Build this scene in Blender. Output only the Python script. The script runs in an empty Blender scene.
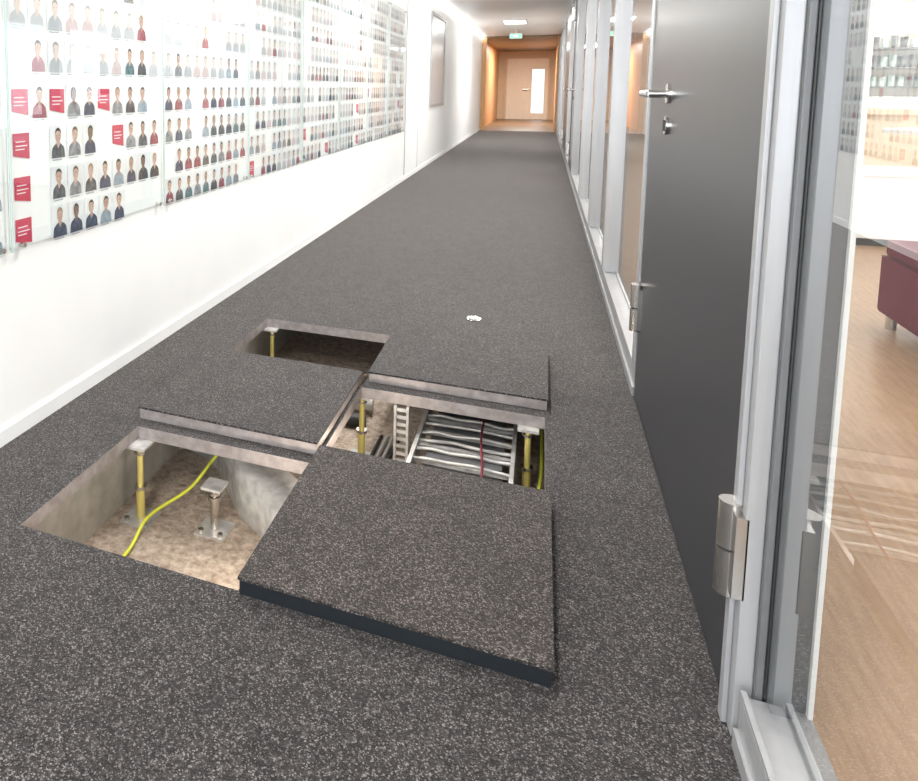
import bpy, bmesh, math, random
from mathutils import Vector, Matrix
random.seed(7)
H=1.1
S=bpy.context.scene
S.view_settings.view_transform='Standard'
S.view_settings.exposure=0.5

# ---------------- materials ----------------
def mat(name,col,rough=.5,metal=0,spec=.5,emit=None,es=0):
    m=bpy.data.materials.new(name); m.use_nodes=True
    b=m.node_tree.nodes['Principled BSDF']
    b.inputs['Base Color'].default_value=(*col,1)
    b.inputs['Roughness'].default_value=rough
    b.inputs['Metallic'].default_value=metal
    b.inputs['Specular IOR Level'].default_value=spec
    if emit:
        b.inputs['Emission Color'].default_value=(*emit,1)
        b.inputs['Emission Strength'].default_value=es
    return m
def noisy(name,c1,c2,scale=20,rough=.6,metal=0,bump=0,stretch=(1,1,1),lo=.35,hi=.65,detail=6,spec=.5,bdist=.01,nr=.5):
    m=mat(name,c1,rough,metal,spec); nt=m.node_tree; N=nt.nodes; L=nt.links
    b=N['Principled BSDF']
    tc=N.new('ShaderNodeTexCoord'); mp=N.new('ShaderNodeMapping'); mp.inputs['Scale'].default_value=stretch
    n=N.new('ShaderNodeTexNoise'); n.inputs['Scale'].default_value=scale; n.inputs['Detail'].default_value=detail; n.inputs['Roughness'].default_value=nr
    r=N.new('ShaderNodeValToRGB'); r.color_ramp.elements[0].color=(*c1,1); r.color_ramp.elements[1].color=(*c2,1)
    r.color_ramp.elements[0].position=lo; r.color_ramp.elements[1].position=hi
    L.new(tc.outputs['Object'],mp.inputs['Vector']); L.new(mp.outputs[0],n.inputs['Vector'])
    L.new(n.outputs['Fac'],r.inputs[0]); L.new(r.outputs[0],b.inputs['Base Color'])
    if bump:
        bp=N.new('ShaderNodeBump'); bp.inputs['Strength'].default_value=bump; bp.inputs['Distance'].default_value=bdist
        L.new(n.outputs['Fac'],bp.inputs['Height']); L.new(bp.outputs[0],b.inputs['Normal'])
    return m
def carpet(name,tint=(1,1,1),gain=1):
    m=mat(name,(.05,.05,.05),.8,0,.2); nt=m.node_tree; N=nt.nodes; L=nt.links
    b=N['Principled BSDF']
    b.inputs['Sheen Weight'].default_value=.2; b.inputs['Sheen Roughness'].default_value=.45
    b.inputs['Sheen Tint'].default_value=(1,.94,.88,1)
    tc=N.new('ShaderNodeTexCoord')
    def layer(scale,stops):
        v=N.new('ShaderNodeTexVoronoi'); v.inputs['Scale'].default_value=scale; v.feature='F1'
        L.new(tc.outputs['Object'],v.inputs['Vector'])
        r=N.new('ShaderNodeValToRGB'); e=r.color_ramp.elements
        def c(a): return (a*gain*tint[0],a*.90*gain*tint[1],a*.90*gain*tint[2],1)
        e[0].position=0; e[0].color=c(stops[0][1]); e[1].position=1; e[1].color=c(stops[-1][1])
        for p,a in stops[1:-1]:
            q=r.color_ramp.elements.new(p); q.color=c(a)
        sp=N.new('ShaderNodeSeparateColor'); L.new(v.outputs['Color'],sp.inputs[0]); L.new(sp.outputs[0],r.inputs[0])
        return v,r
    v,r=layer(390,[(0,.004),(.5,.016),(.78,.05),(1,.31)])
    v2,r2=layer(150,[(0,.012),(.6,.028),(.85,.065),(1,.12)])
    mxc=N.new('ShaderNodeMix'); mxc.data_type='RGBA'; mxc.inputs[0].default_value=.35
    L.new(r.outputs[0],mxc.inputs[6]); L.new(r2.outputs[0],mxc.inputs[7])
    n=N.new('ShaderNodeTexNoise'); n.inputs['Scale'].default_value=9; n.inputs['Detail'].default_value=9; n.inputs['Roughness'].default_value=.8
    L.new(tc.outputs['Object'],n.inputs['Vector'])
    mr=N.new('ShaderNodeMapRange'); mr.inputs[1].default_value=.3; mr.inputs[2].default_value=.7; mr.inputs[3].default_value=.65; mr.inputs[4].default_value=1.35
    L.new(n.outputs['Fac'],mr.inputs[0])
    mx=N.new('ShaderNodeVectorMath'); mx.operation='SCALE'
    L.new(mxc.outputs[2],mx.inputs[0]); L.new(mr.outputs[0],mx.inputs['Scale']); L.new(mx.outputs[0],b.inputs['Base Color'])
    bp=N.new('ShaderNodeBump'); bp.inputs['Strength'].default_value=.5; bp.inputs['Distance'].default_value=.003
    L.new(v.outputs['Distance'],bp.inputs['Height']); L.new(bp.outputs[0],b.inputs['Normal'])
    return m
def glass(name,tint=(.97,.99,.98),base=.05,gain=.9,powr=4.0):
    # Schlick-style reflectance, symmetric for both faces of the pane
    m=bpy.data.materials.new(name); m.use_nodes=True; nt=m.node_tree; N=nt.nodes; L=nt.links
    N.remove(N['Principled BSDF']); o=N['Material Output']
    t=N.new('ShaderNodeBsdfTransparent'); t.inputs[0].default_value=(*tint,1)
    g=N.new('ShaderNodeBsdfGlossy'); g.inputs['Roughness'].default_value=0; g.inputs[0].default_value=(.97,.98,1,1)
    f=N.new('ShaderNodeLayerWeight'); f.inputs[0].default_value=.5
    p=N.new('ShaderNodeMath'); p.operation='POWER'; p.inputs[1].default_value=powr
    a=N.new('ShaderNodeMath'); a.operation='MULTIPLY_ADD'; a.inputs[1].default_value=gain; a.inputs[2].default_value=base; a.use_clamp=True
    L.new(f.outputs['Facing'],p.inputs[0]); L.new(p.outputs[0],a.inputs[0])
    x=N.new('ShaderNodeMixShader'); L.new(a.outputs[0],x.inputs[0]); L.new(t.outputs[0],x.inputs[1]); L.new(g.outputs[0],x.inputs[2])
    L.new(x.outputs[0],o.inputs['Surface']); return m
M={}
M['carpet']=carpet('carpet'); M['carpet2']=carpet('carpet_panel',(1.04,.98,.90),1.0)
M['wall']=noisy('wall_white',(.86,.855,.84),(.89,.885,.87),3,.55)
M['ceil']=mat('ceiling_white',(.92,.92,.92),.38,spec=.35)
M['alu']=noisy('alu_frame',(.34,.34,.345),(.38,.38,.385),40,.35,.2,stretch=(1,1,.05))
M['alud']=noisy('alu_jamb',(.125,.127,.13),(.145,.147,.15),40,.4,.05,stretch=(1,1,.05))
M['steel']=mat('brushed_steel',(.62,.60,.57),.25,1)
M['galv']=noisy('galvanised',(.46,.45,.43),(.70,.68,.65),25,.4,.35)
M['edge']=noisy('panel_edge_metal',(.28,.25,.24),(.40,.36,.35),30,.45,.4)
M['edged']=mat('panel_edge_dark',(.006,.009,.012),.5)
M['door']=noisy('door_anthracite',(.026,.027,.031),(.030,.031,.035),60,.3,0,spec=.7)
M['glass']=glass('glass_clear',base=.14); M['pglass']=glass('glass_poster',base=.04,gain=.6,powr=3)
M['brass']=mat('pedestal_yellow_zinc',(.80,.68,.22),.35,.4)
M['wire']=mat('earth_wire',(.62,.66,.05),.5)
M['slab']=noisy('subfloor_screed',(.30,.22,.16),(.68,.57,.47),34,.9,bump=1,detail=12,nr=.7,bdist=.02)
M['conc']=noisy('upstand_concrete',(.32,.31,.28),(.50,.48,.44),8,.7,nr=.65)
M['wood']=noisy('wood_orange',(.60,.32,.13),(.68,.39,.18),8,.4,stretch=(4,4,.6))
M['woodl']=noisy('wood_pale',(.86,.79,.68),(.90,.84,.74),8,.4,stretch=(4,4,.6))
M['woodm']=noisy('wood_mid',(.68,.53,.36),(.74,.59,.42),8,.4,stretch=(4,4,.6))
M['parq']=noisy('parquet',(.42,.26,.15),(.52,.34,.20),7,.3,stretch=(9,1,1))
M['vfloor']=mat('vestibule_floor',(.16,.10,.055),.4)
M['vceil']=mat('vestibule_ceiling',(.25,.18,.12),.5)
M['red']=mat('red_upholstery',(.13,.003,.022),.7,spec=.2)
M['white']=mat('white_lacquer',(.85,.85,.84),.35)
M['black']=mat('black',(.02,.02,.02),.5)
M['paper']=mat('poster_paper',(.88,.89,.89),.6)
M['card']=noisy('portrait_card',(.70,.72,.73),(.85,.86,.87),9,.6,lo=.3,hi=.7,detail=2)
M['redp']=mat('poster_red_label',(.55,.03,.08),.5)
M['txt']=mat('poster_caption_ink',(.42,.43,.45),.6)
M['lamp']=mat('lamp_diffuser',(.9,.9,.9),.5,emit=(1,.97,.92),es=6)
M['exit']=mat('exit_green',(.02,.4,.15),.5,emit=(.35,.8,.6),es=.9)
M['edgeg']=mat('glass_edge_green',(.50,.60,.57),.3)
M['cabler']=mat('cable_red',(.22,.03,.05),.5); M['cableg']=mat('cable_grey',(.50,.49,.47),.4,.3)
skins=[noisy('skin_a',(.46,.29,.22),(.62,.42,.33),60,.6),noisy('skin_b',(.36,.22,.16),(.50,.32,.24),60,.6),mat('skin_c',(.19,.11,.08),.6)]
hairs=[mat('hair_dark',(.03,.02,.018),.6),mat('hair_brown',(.10,.055,.03),.6),mat('hair_blond',(.30,.22,.13),.6)]
cl=[noisy('cloth_navy',(.02,.03,.06),(.07,.09,.15),45,.6),noisy('cloth_red',(.22,.03,.05),(.34,.09,.11),45,.6),noisy('cloth_black',(.015,.015,.02),(.07,.07,.08),45,.6),
    noisy('cloth_grey',(.14,.15,.17),(.32,.33,.35),45,.6),noisy('cloth_teal',(.05,.12,.13),(.12,.21,.22),45,.6),noisy('cloth_lightblue',(.20,.27,.34),(.34,.40,.46),45,.6),noisy('cloth_charcoal',(.04,.045,.05),(.14,.14,.15),45,.6)]
clp=[mat('cloth_glare_a',(.48,.50,.53),.6),mat('cloth_glare_b',(.56,.46,.47),.6),mat('cloth_glare_c',(.40,.42,.45),.6)]  # print tones lightened to paint in window glare on the poster glass
skp=[mat('skin_glare',(.68,.57,.52),.6)]; hap=[mat('hair_glare',(.34,.31,.29),.6)]  # skin and hair with the same glare painted into the colour

# ---------------- mesh builder (coordinates in H units: X right, Y along corridor, K height above floor) -------------
class MB:
    def __init__(s,name): s.n=name; s.v=[]; s.f=[]; s.mi=[]; s.m=[]; s.sm=[]
    def _m(s,k):
        m=M[k] if isinstance(k,str) else k
        if m not in s.m: s.m.append(m)
        return s.m.index(m)
    def add(s,vs,fs,k,smooth=False):
        o=len(s.v); s.v+= [tuple(c*H for c in v) for v in vs]; i=s._m(k)
        for f in fs: s.f.append([o+a for a in f]); s.mi.append(i); s.sm.append(smooth)
    def box(s,x0,x1,y0,y1,k0,k1,k,top=None):
        v=[(x0,y0,k0),(x1,y0,k0),(x1,y1,k0),(x0,y1,k0),(x0,y0,k1),(x1,y0,k1),(x1,y1,k1),(x0,y1,k1)]
        s.add(v,[(0,3,2,1),(0,1,5,4),(1,2,6,5),(2,3,7,6),(3,0,4,7)],k)
        s.add(v,[(4,5,6,7)],top or k)
    def cyl(s,a,b,r,k,n=14,r2=None):
        a=Vector(a);b=Vector(b);d=(b-a).normalized(); r2=r if r2 is None else r2
        u=d.orthogonal().normalized(); w=d.cross(u)
        vs=[];
        for p,q in((a,r),(b,r2)):
            for i in range(n):
                t=2*math.pi*i/n; vs.append(tuple(p+u*q*math.cos(t)+w*q*math.sin(t)))
        s.add(vs,[(i,(i+1)%n,n+(i+1)%n,n+i) for i in range(n)],k,True)
        s.add(vs,[tuple(range(n-1,-1,-1)),tuple(range(n,2*n))],k)
    def tube(s,pts,r,k,n=8):
        pts=[Vector(p) for p in pts]; vs=[];up=Vector((0.13,.21,.97))
        for i,p in enumerate(pts):
            d=(pts[min(i+1,len(pts)-1)]-pts[max(i-1,0)]).normalized()
            u=d.cross(up).normalized(); w=d.cross(u)
            for j in range(n):
                t=2*math.pi*j/n; vs.append(tuple(p+u*r*math.cos(t)+w*r*math.sin(t)))
        fs=[(i*n+j,i*n+(j+1)%n,(i+1)*n+(j+1)%n,(i+1)*n+j) for i in range(len(pts)-1) for j in range(n)]
        s.add(vs,fs,k,True)
        s.add(vs,[tuple(range(n)),tuple(range(len(vs)-n,len(vs)))],k)
    def done(s,bevel=0,parent=None):
        me=bpy.data.meshes.new(s.n); me.from_pydata(s.v,[],s.f)
        for m in s.m: me.materials.append(m)
        for p,i,sm in zip(me.polygons,s.mi,s.sm): p.material_index=i; p.use_smooth=sm
        me.update(); o=bpy.data.objects.new(s.n,me); S.collection.objects.link(o)
        if bevel:
            b=o.modifiers.new('bevel','BEVEL'); b.width=bevel; b.segments=2; b.limit_method='ANGLE'
        if parent: o.parent=parent
        return o
def smooth_path(pts,n=8):
    out=[]; P=[Vector(p) for p in pts]; P=[P[0]]+P+[P[-1]]
    for i in range(1,len(P)-2):
        for j in range(n):
            t=j/n; a,b,c,d=P[i-1],P[i],P[i+1],P[i+2]
            out.append(.5*((2*b)+(c-a)*t+(2*a-5*b+4*c-d)*t*t+(3*b-3*c+d-a)*t**3))
    out.append(P[-2]); return out

XL=-1.36; XR=.31; XJ=.39; CE=2.205; Y0=-2.5; YE=18; YV=25
T=.037
G=[1.233,1.76,2.30,2.85]; CX=[-1.065,-.52,0.045]
# ---------------- floor ----------------
b=MB('floor')
for r in [(XL,CX[0],Y0,YE),(CX[2],XR,Y0,YE),(CX[0],CX[2],Y0,G[0]),(CX[0],CX[2],G[3],YE),
          (CX[0],CX[1],G[1],G[2]),(CX[1],CX[2],G[0],G[1]),(CX[1],CX[2],G[2],G[3])]:
    b.box(*r,-T,0,'edge','carpet')
b.box(XR,XJ,Y0,YE,-T,-.001,'black')
b.done()
b=MB('floor_vestibule'); b.box(XL,XR,YE,YV,-T,0,'vfloor'); b.done()
b=MB('floor_lounge'); b.box(XJ,4.6,Y0,YE,-T,0,'parq'); b.done()
b=MB('subfloor_slab'); b.box(XL,XR,Y0,6,-.32,-.27,'slab')
b.box(-1.22,-1.13,Y0,6,-.27,-T-.001,'conc')
b.box(XL,-1.131,5.9,6,-.27,-T-.001,'conc'); b.box(XR-.05,XR,Y0,6,-.27,-T-.001,'conc'); b.box(-1.13,XR-.05,5.9,6,-.27,-T-.001,'conc')
b.done()
# curved grey cable duct sweeping through the cavity, with its earth wire
b=MB('cable_duct')
vs=[];fs=[]
path=smooth_path([(-1.12,2.16,0),(-.98,2.10,0),(-.87,1.97,0),(-.78,1.86,0),(-.66,1.765,0),(-.58,1.62,0),(-.56,1.46,0)],6)
for i,p in enumerate(path):
    d=(path[min(i+1,len(path)-1)]-path[max(i-1,0)]).normalized(); nx,ny=-d.y,d.x
    t=i/(len(path)-1); top=-.08-.075*t
    a=(p.x,p.y); c=(p.x+nx*.12,p.y+ny*.12)
    vs+=[(a[0],a[1],-.27),(a[0],a[1],top),(c[0],c[1],top),(c[0],c[1],-.27)]
for i in range(len(path)-1):
    a=i*4; fs+=[(a,a+4,a+5,a+1),(a+1,a+5,a+6,a+2),(a+2,a+6,a+7,a+3)]
b.add(vs,fs,'galv',True)
b.tube(smooth_path([(-1.03,1.3,-.262),(-.99,1.55,-.258),(-1.0,1.70,-.235),(-.93,1.83,-.2),(-.89,1.93,-.14),(-.84,2.1,-.07),(-.8,2.25,-.06)]),.005,'wire')
b.done()
# pedestals
def pedestal(x,y,k='brass',top=-T):
    b=MB('floor_pedestal')
    b.box(x-.045,x+.045,y-.045,y+.045,-.27,-.264,'galv')
    b.cyl((x,y,-.264),(x,y,-.17),.013,k); b.cyl((x,y,-.17),(x,y,top-.006),.009,k)
    b.cyl((x,y,-.175),(x,y,-.165),.020,'steel',6); b.cyl((x,y,top-.03),(x,y,top-.022),.018,'steel',6)
    b.box(x-.03,x+.03,y-.03,y+.03,top-.008,top,'galv')
    b.cyl((x-.03,y-.03,-.264),(x-.03,y-.03,-.255),.008,'steel',6); b.cyl((x+.03,y-.03,-.264),(x+.03,y-.03,-.255),.008,'steel',6)
    b.done()
for p in [(-1.045,1.735),(-.525,2.335),(.0,2.30),(-1.04,2.845),(-.52,2.86),(-1.04,1.21),(.03,1.9),(.01,2.86)]: pedestal(*p)
pedestal(-.82,1.77,'steel',-.13)
b=MB('earth_cable')
b.tube(smooth_path([(-.03,1.85,-.258),(.0,2.05,-.25),(.04,2.3,-.2),(.04,2.7,-.16)]),.005,'wire'); b.done()
# cable ladder carrying flexible lines
b=MB('cable_ladder')
for x in(-.33,-.04): b.box(x-.006,x+.006,1.7,2.9,-.19,-.125,'galv')
y=1.78
while y<2.85: 
    b.box(-.33,-.04,y,y+.018,-.16,-.15,'galv'); y+=.10
for x in(-.28,-.10):
    for yy in(1.9,2.6): b.cyl((x,yy,-.27),(x,yy,-.16),.01,'steel',8)
y=1.8
while y<2.66:
    j=lambda:random.uniform(-.008,.008)
    b.tube(smooth_path([(-.325,y+j(),-.145),(-.28,y+j(),-.138),(-.22,y+.01+j(),-.143),(-.15,y+j(),-.136),(-.09,y+.008+j(),-.143),(-.045,y+j(),-.14)],5),.0055,'cableg'); y+=.062
b.box(-.30,-.07,1.7,2.9,-.175,-.170,'alud')
b.tube(smooth_path([(-.13,1.7,-.122),(-.12,2.1,-.122),(-.14,2.4,-.122),(-.12,2.85,-.122)]),.0035,'cabler')
b.done()
b=MB('cable_bundle')
for i in range(4):
    x0=-.48+.02*i
    b.tube(smooth_path([(x0,1.75,-.25),(x0+.02*random.random(),2.1,-.22-.02*random.random()),(x0-.01,2.2,-.25),(x0-.005,2.48,-.25)]),.007,random.choice(['cableg','black','cableg']))
b.done()
b=MB('support_bracket') # perforated slotted channel
for s_ in(-.02,.02): b.box(-.385+s_-.004,-.385+s_+.004,2.29,2.325,-.27,-T-.001,'galv')
for i in range(9): b.box(-.401,-.369,2.30,2.306,-.262+i*.025,-.25+i*.025,'galv')
b.done()
b=MB('water_pipe'); b.cyl((-1.1,2.60,-.22),(-.56,2.68,-.22),.035,'cableg'); b.cyl((-1.1,2.48,-.24),(-.56,2.56,-.24),.025,'black'); b.done()

# lifted panels (w,d in metres)
def panel(cx,cy,w,d,rot,k0,name='floor_panel',sidek='edged'):
    b=MB(name); 
    def rb(x0,x1,y0,y1,a0,a1,k,top=None):
        c,s_=math.cos(rot),math.sin(rot)
        o=len(b.v); b.box(x0,x1,y0,y1,a0,a1,k,top)
        for i in range(o,len(b.v)):
            x,y,z=b.v[i]; b.v[i]=(cx*H+x*c-y*s_, cy*H+x*s_+y*c, z)
    rb(-w/2,w/2,-d/2,d/2,k0+T-.006,k0+T,'carpet2' if sidek=='edged' else 'carpet')
    rb(-w/2+.003,w/2-.003,-d/2+.003,d/2-.003,k0,k0+T-.006,sidek)
    return b.done()
panel(-.2305,1.508,.572,.574,0,.0015)
panel(-.808,2.073,.562,.54,0,.0015,sidek='edge')
panel(-.228,2.602,.562,.51,0,.0015,sidek='edge')
b=MB('floor_socket'); b.cyl((-.237,3.19,0),(-.237,3.19,.006),.030,'steel',24); b.cyl((-.237,3.19,.006),(-.237,3.19,.01),.020,'steel',24); b.done()

# ---------------- shell ----------------
b=MB('wall_left'); b.box(XL-.12,XL,Y0,YE,-.32,CE,'wall')
b.done()
b=MB('baseboard_left'); b.box(XL,XL+.008,Y0,YE,0,.045,'wall'); b.done()
b=MB('ceiling'); b.box(XL-.12,4.72,Y0,YV,CE,CE+.1,'ceil'); b.done()
b=MB('wall_back'); # behind camera: unseen wide window opening, added to let light in
b.box(XL-.12,4.72,Y0-.1,Y0,-.32,.3,'wall'); b.box(XL-.12,4.72,Y0-.1,Y0,2.0,CE,'wall')
for x in(XL-.12,.31,2.3,4.6): b.box(x,x+.12,Y0-.1,Y0,.3,2.0,'wall')
b.done()
b=MB('wall_right')
b.box(4.6,4.72,Y0,YE,-.05,.25,'wall'); b.box(4.6,4.72,Y0,YE,2.0,CE,'wall')
y=Y0
while y<YE: b.box(4.6,4.72,y,y+.25,.25,2.0,'wall'); y+=2.05
b.done()
b=MB('wall_lounge_end'); b.box(XJ,4.72,YE,YE+.1,-.05,CE,'wall'); b.done()
# vestibule
b=MB('wall_vestibule'); b.box(XL-.12,XL,YE,YV,0,CE,'wood'); b.box(XR,XR+.08,YE,YV,0,CE,'wood')
b.box(XL-.12,XR+.1,YV,YV+.1,0,CE,'woodm'); b.box(XL,XR,YE,YV,CE-.03,CE-.001,'vceil')
b.box(XL,XL+.10,YE,YE+.06,0,CE-.03,'wood'); b.box(XR-.05,XR,YE,YE+.06,0,CE-.03,'wood')
b.done()
b=MB('door_1') # pale end door with glazed strip
b.box(-1.16,-1.09,YV-.06,YV,0,1.98,'woodm'); b.box(.13,.20,YV-.06,YV,0,1.98,'woodm'); b.box(-1.09,.13,YV-.06,YV,1.93,1.98,'woodm')
b.box(-1.09,-.34,YV-.04,YV,0,1.93,'woodl'); b.box(-.34,.02,YV-.04,YV,0,.2,'woodl'); b.box(-.34,.02,YV-.04,YV,1.6,1.93,'woodl'); b.box(.02,.13,YV-.04,YV,0,1.93,'woodl')
b.box(-.34,.02,YV-.025,YV-.01,.2,1.6,mat('frosted_daylight',(.9,.93,.95),.2,emit=(.9,.95,1),es=.6))
b.cyl((-.44,YV-.04,.95),(-.44,YV-.12,.95),.02,'steel'); b.cyl((-.44,YV-.11,.95),(-.62,YV-.11,.95),.02,'steel')
b.done()

# ---------------- right partition ----------------
b=MB('trim_1')
for y0,y1 in((Y0,1.22),(2.58,YE)):
    b.box(XR,XJ,y0,y1,0,.085,'alu'); b.box(XR-.006,XR,y0,y1,0,.03,'alu'); b.box(XR,XJ,y0,y1,2.12,CE,'alu')
    b.box(XR,XR+.008,y0,y1,.085,.094,'alu')
b.box(XR,XJ,1.22,2.58,2.12,CE,'alu')
b.done(.002)
mull=[(-1.2,-1.14),(2.58,2.64),(3.95,4.0),(5.2,5.25),(6.6,6.66),(8.4,8.46),(9.3,9.36),(10.6,10.7),(12.2,12.3),(13.6,13.7),(15.2,15.3),(16.6,16.7),(17.9,18)]
b=MB('trim_2')
for a,c in mull: b.box(XR-.004,XJ,a,c,.086,2.12,'alu')
b.done(.002)
# door frame near: profiled
b=MB('door_frame')
b.box(XR-.004,XR+.02,1.238,1.288,0,2.12,'alu')
b.box(XR-.012,XR-.004,1.262,1.284,0,2.12,'alu')
b.box(XR+.02,XR+.03,1.226,1.30,.0,2.12,'alud')
b.box(XR+.03,XR+.034,1.222,1.30,.086,2.12,'black')
b.box(XR+.034,XJ,1.20,1.30,0,2.12,'alud')
b.done(.002)
b=MB('window_frame')   # inner pane surround
b.box(XJ-.02,XJ,Y0,1.199,.086,.10,'alu'); b.box(XJ-.006,XJ,1.190,1.199,.10,2.12,'white'); b.done()
panes=[(Y0,-1.2),(-1.14,1.222)]+[(mull[i][1],mull[i+1][0]) for i in range(1,len(mull)-1)]
for i,(a,c) in enumerate(panes):
    b=MB('window_%d'%(i+1)); b.add([(XR+.032,a,.087),(XR+.032,c,.087),(XR+.032,c,2.12),(XR+.032,a,2.12)],[(0,1,2,3)],'glass')
    b.done()
# anthracite door
def lever(b,x,y,k,dirn):
    b.cyl((x,y,k),(x-.008,y,k),.026,'steel',24); b.cyl((x-.008,y,k),(x-.05,y,k),.011,'steel')
    b.tube(smooth_path([(x-.046,y-.004*dirn,k),(x-.05,y+.02*dirn,k),(x-.05,y+.06*dirn,k),(x-.05,y+.115*dirn,k)]),.0105,'steel',12)
    b.cyl((x,y,k-.085),(x-.008,y,k-.085),.024,'steel',24); b.box(x-.012,x-.008,y-.004,y+.004,k-.1,k-.07,'black')
def hinge(b,x,y,k,l=.15):
    b.cyl((x,y,k-l/2),(x,y,k-.002),.017,'steel',18); b.cyl((x,y,k+.002),(x,y,k+l/2),.017,'steel',18)
    b.cyl((x,y,k-.002),(x,y,k+.002),.014,'black',12)
    b.box(x,x+.016,y-.034,y+.026,k-l/2+.01,k+l/2-.01,'steel')
b=MB('door_2'); b.box(XR,XR+.045,1.305,2.57,.006,2.118,'door')
lever(b,XR,2.22,.985,1)
for k in(.29,1.85): hinge(b,XR-.016,1.272,k)
o=b.done()
b=MB('door_3'); b.box(XR-.002,XR+.008,8.49,9.29,.1,.18,'door'); b.box(XR-.002,XR+.008,8.49,8.56,.18,2.1,'door');b.box(XR-.002,XR+.008,9.22,9.29,.18,2.1,'door');b.box(XR-.002,XR+.008,8.56,9.22,2.03,2.1,'door'); lever(b,XR,8.55,.985,1);
for k in(.29,1.85): hinge(b,XR-.02,9.3,k)
b.done()
b=MB('door_4'); b.box(XR-.002,XR+.008,10.72,12.18,.1,2.11,'door'); lever(b,XR,10.85,.985,1); hinge(b,XR-.02,12.2,.29); b.done()
b=MB('trim_3'); 
for k in(.31,1.85): hinge(b,XR-.013,2.53,k)
b.done()

# ---------------- portraits ----------------
def portrait(b,y,k,sc=1,pale=False):
    x=XL+.0042
    sk=random.choices(skins,[5,3,1])[0]; ha=random.choices(hairs,[5,3,2])[0]; c=random.choice(cl)
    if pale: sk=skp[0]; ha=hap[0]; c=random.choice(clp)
    def poly(pts,m,dx=0):
        vs=[(x+dx,y+p[0]*sc,k+p[1]*sc) for p in pts]; b.add(vs,[tuple(range(len(vs)))],m)
    w=random.uniform(.032,.037); fw_=random.uniform(.014,.016); dy=random.uniform(-.002,.002)
    poly([(-.042,-.05),(.042,-.05),(.042,.055),(-.042,.055)],'card')
    poly([(-.03,-.058),(.02,-.058),(.02,-.0545),(-.03,-.0545)],'txt')
    poly([(-w,-.05),(w,-.05),(w*.96,-.03),(w*.86,-.017),(w*.6,-.009),(.011,-.003),(-.011,-.003),(-w*.6,-.009),(-w*.86,-.017),(-w*.96,-.03)],c,.0004)
    poly([(-.0085,-.006),(0,-.020),(.0085,-.006),(.0085,.01),(-.0085,.01)],sk,.0008)
    poly([(fw_*math.cos(t)+dy,.022+.021*math.sin(t)) for t in [i*math.pi/7 for i in range(14)]],sk,.0010)
    h0=.026
    hh=[((fw_+.0015)*math.cos(t)+dy,h0+.022*math.sin(t)) for t in [i*math.pi/7 for i in range(8)]]+[(-fw_+.003+dy,.034),(-.006+dy,.038),(.007+dy,.037),(fw_-.003+dy,.033)]
    poly(hh,ha,.0013)
    for s_ in(-.006,.006): poly([(s_-.0025+dy,.022),(s_+.0025+dy,.022),(s_+.0025+dy,.0238),(s_-.0025+dy,.0238)],ha,.0014)
def label(b,y,k,w=.07,h=.075):
    x=XL+.0046
    b.add([(x,y-w/2,k-h/2+.012),(x,y+w/2,k-h/2),(x,y+w/2,k+h/2),(x,y-w/2,k+h/2)],[(0,1,2,3)],'redp')
    for j,wd in((.012,.018),(.0,.010),(-.010,.022)):
        b.add([(x+.0003,y-w/2+.01,k+j),(x+.0003,y+w/2-wd,k+j),(x+.0003,y+w/2-wd,k+j+.003),(x+.0003,y-w/2+.01,k+j+.003)],[(0,1,2,3)],'card')
rows=[.60,.72,.845,.97,1.095,1.22,1.345,1.47,1.595,1.72]
first={0:'L PPPPP   ',1:'L PPPPPPPP',2:'L PPP LPPP',3:'LPLPPLPPP '}
for pi in range(-1,7):
    y0=1.57+.88*pi; y1=y0+.872
    b=MB('portrait_poster')
    b.box(XL+.0005,XL+.003,y0,y1-.002,.548,1.80,'paper')
    for ri,k in enumerate(rows):
        k-=.010*(ri<4)
        if pi==0 and ri in first: pat=first[ri]
        else:
            pat=random.choice(['L PPPPPPPP','PPPPPPPPP ','PPPPP LPPP',' PPPPPPPPP','PPP PPPPPP']) if (ri<4 or pi>0) else random.choice(['PPPPPPPPP ',' PPPPPPPPP','PPPP PPPPP'])
            if ri>=4: pat=pat.replace('L',' ')
        for ci,ch in enumerate(pat[:10]):
            yc=y0+.055+ci*.0845
            pp=0 if ri<4 and pi<2 else (.5 if ri<4 else .5 if ri==4 else .85)  # painted glare: washed-out prints likelier in upper rows and farther panels
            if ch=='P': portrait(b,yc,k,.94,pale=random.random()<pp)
            elif ch=='L': label(b,yc,k)
    b.add([(XL+.015,y0,.54),(XL+.015,y1,.54),(XL+.015,y1,1.81),(XL+.015,y0,1.81)],[(0,1,2,3)],'pglass')
    b.box(XL+.012,XL+.018,y1-.001,y1+.003,.54,1.81,'edgeg')
    for yy_ in(y0+.04,y1-.04):
        for kk in(.555,1.79): b.cyl((XL,yy_,kk),(XL+.021,yy_,kk),.008,'steel',10)
    b.done()
# left far display case and door outlines
b=MB('window_20')
a,c=9.6,11.0
b.box(XL,XL+.02,a,c,.75,.79,'alu'); b.box(XL,XL+.02,a,c,1.95,1.99,'alu'); b.box(XL,XL+.02,a,a+.06,.79,1.95,'alu'); b.box(XL,XL+.02,c-.06,c,.79,1.95,'alu')
b.box(XL,XL+.008,a+.06,c-.06,.79,1.95,mat('display_grey',(.45,.46,.47),.3)); b.done()
b=MB('door_5'); b.box(XL,XL+.006,7.85,7.865,0.055,2.0,'alu'); b.box(XL,XL+.006,8.7,8.715,0.055,2.0,'alu'); b.box(XL,XL+.006,7.85,8.715,2.0,2.015,'alu'); b.box(XL,XL+.004,7.865,8.7,.055,2.0,'wall'); b.done()

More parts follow.
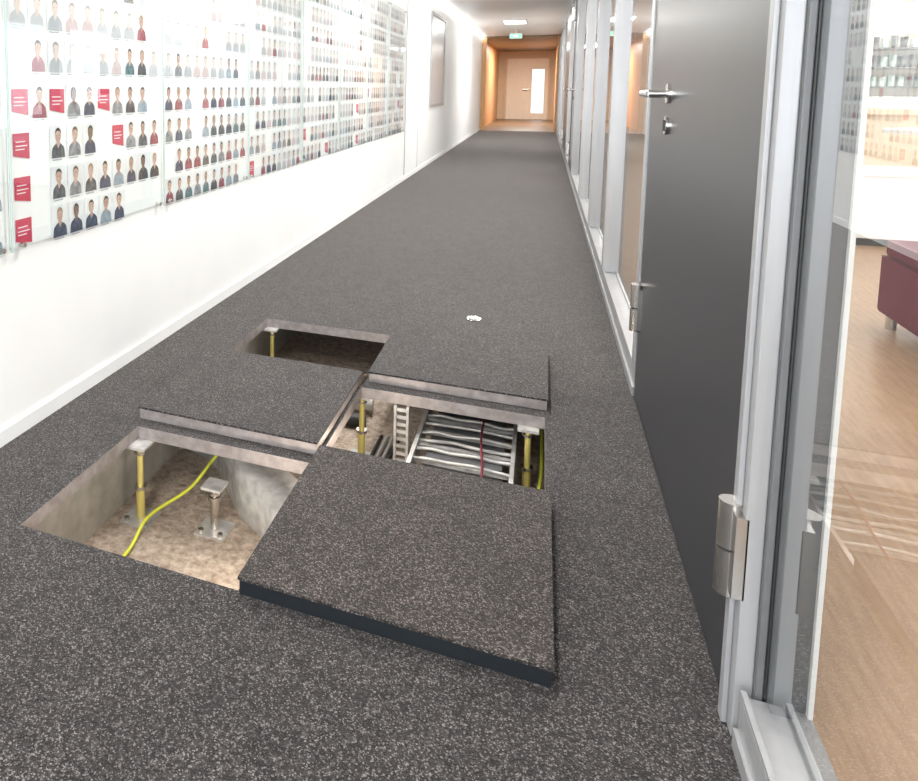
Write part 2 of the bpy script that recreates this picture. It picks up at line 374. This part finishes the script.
# ---------------- ceiling lamps ----------------
def area(name,loc,rot,sx,sy,power,col=(1,1,1)):
    l=bpy.data.lights.new(name,'AREA'); l.shape='RECTANGLE'; l.size=sx; l.size_y=sy; l.energy=power; l.color=col
    o=bpy.data.objects.new(name,l); o.location=[c*H for c in loc]; o.rotation_euler=rot; S.collection.objects.link(o); return o
for y in(-.5,2.5,5.5,8.8,14.2):
    b=MB('ceiling_lamp')
    b.box(-.72,-.32,y-.33,y+.33,CE-.012,CE,'alu'); b.box(-.70,-.34,y-.31,y+.31,CE-.016,CE-.012,'lamp'); b.done()
    area('ceiling_lamp_light',(-.52,y,CE-.03),(0,0,0),.36,.6,31 if y<12 else 50,(1,.985,.96))
b=MB('cove_light_strip'); b.box(XL,XL+.03,6,YE,CE-.05,CE-.02,'lamp'); b.done()
area('vestibule_lamp_light',(-.52,21.5,CE-.08),(0,0,0),.5,2,110,(1,.95,.87))
area('lounge_lamp_light',(2.3,3,CE-.03),(0,0,0),2,4,50,(1,.95,.88))
area('lounge_lamp_light',(2.3,10,CE-.03),(0,0,0),2,5,70,(1,.95,.88))
b=MB('exit_sign'); b.box(-.68,-.44,16,16.03,CE-.19,CE-.09,'white'); b.box(-.67,-.45,15.995,16,CE-.18,CE-.10,'exit'); b.cyl((-.55,16.015,CE-.09),(-.55,16.015,CE),.008,'steel')
b.box(-.61,-.51,15.99,15.995,CE-.165,CE-.115,'white'); b.done()
# daylight
area('fill_back',(-.5,Y0-.3,1.2),(math.radians(90),0,0),2.0,1.8,90,(.90,.95,1))  # soft fill added outside the unseen opening behind camera
area('daylight_side',(4.9,6,1.2),(math.radians(90),0,math.radians(90)),20,1.8,370,(.92,.96,1))
w=bpy.data.worlds.new('world'); S.world=w; w.use_nodes=True
w.node_tree.nodes['Background'].inputs[0].default_value=(.85,.92,1,1); w.node_tree.nodes['Background'].inputs[1].default_value=1.0

# ---------------- lounge furniture ----------------
b=MB('red_sofa'); b.box(1.33,2.3,2.75,3.80,.06,.30,'red'); b.box(1.34,2.29,2.76,3.79,.30,.37,'red')
b.box(2.1,2.3,2.75,3.8,.37,.65,'red')
for x in(1.37,2.26):
    for y in(2.8,3.75): b.cyl((x,y,0),(x,y,.06),.02,'steel')
b.done(.02)
b=MB('white_sideboard'); b.box(1.75,3.6,5.7,6.15,.05,.45,'white'); b.box(1.73,3.62,5.68,6.17,.45,.475,'white'); 
for i in range(1,4): b.box(1.75+.46*i-.003,1.75+.46*i+.003,5.694,5.7,.07,.44,'alud')
b.box(1.78,3.57,5.73,6.1,0,.05,'black'); b.done(.004)
b=MB('bar_counter'); b.box(2.3,4.4,9,9.5,0,.74,'woodm'); b.box(2.24,4.45,8.94,9.55,.74,.79,'woodm'); b.done(.004)
b=MB('glassware_shelf')
b.box(2.3,4.4,10.6,10.9,0,.9,'white'); b.box(2.3,4.4,10.9,10.95,0,2.0,'woodl')
for k in(1.0,1.22,1.44): b.box(2.4,4.4,10.6,10.9,k,k+.02,'alud')
for x in(2.4,3.4,4.38): b.box(x,x+.02,10.6,10.9,.9,1.6,'alud')
for k in(1.02,1.24,1.46):
    x=2.5
    while x<4.35:
        b.cyl((x,10.68,k),(x,10.68,k+.1+.04*random.random()),.028,random.choice(['edgeg','alud','alud']),10,.034); x+=.085
b.done()
b=MB('lounge_table'); b.cyl((2.9,7.4,.64),(2.9,7.4,.67),.35,'white',32); b.cyl((2.9,7.4,0.02),(2.9,7.4,.64),.03,'steel'); b.cyl((2.9,7.4,0),(2.9,7.4,.02),.2,'steel',32); b.done()

# added warm fill lights hidden under the floor, no real lamps there
for p in [(-.66,1.5,-.07,1.6),(-.42,2.05,-.06,.9),(-.62,2.5,-.07,.25),(-.2,1.85,-.07,.4)]:
    l=bpy.data.lights.new('underfloor_fill_light','POINT'); l.energy=p[3]; l.color=(1,.86,.70); l.shadow_soft_size=.03
    o=bpy.data.objects.new('underfloor_fill_light',l); o.location=[c*H for c in p[:3]]; S.collection.objects.link(o)

# ---------------- camera ----------------
cd=bpy.data.cameras.new('camera'); cam=bpy.data.objects.new('camera',cd); S.collection.objects.link(cam)
r=Vector((.9177,.3945,0)).normalized(); fw=Vector((-.3954,.9142,-.1014)).normalized()
r=(r-fw*r.dot(fw)).normalized(); up=r.cross(fw)
mx=Matrix((r,up,-fw)).transposed().to_4x4(); mx.translation=Vector((0,0,H)); cam.matrix_world=mx
cd.sensor_width=36; cd.lens=716/918*36; cd.shift_x=(459-232)/918; cd.shift_y=-(390.5-161)/918; cd.clip_start=.02
S.camera=cam
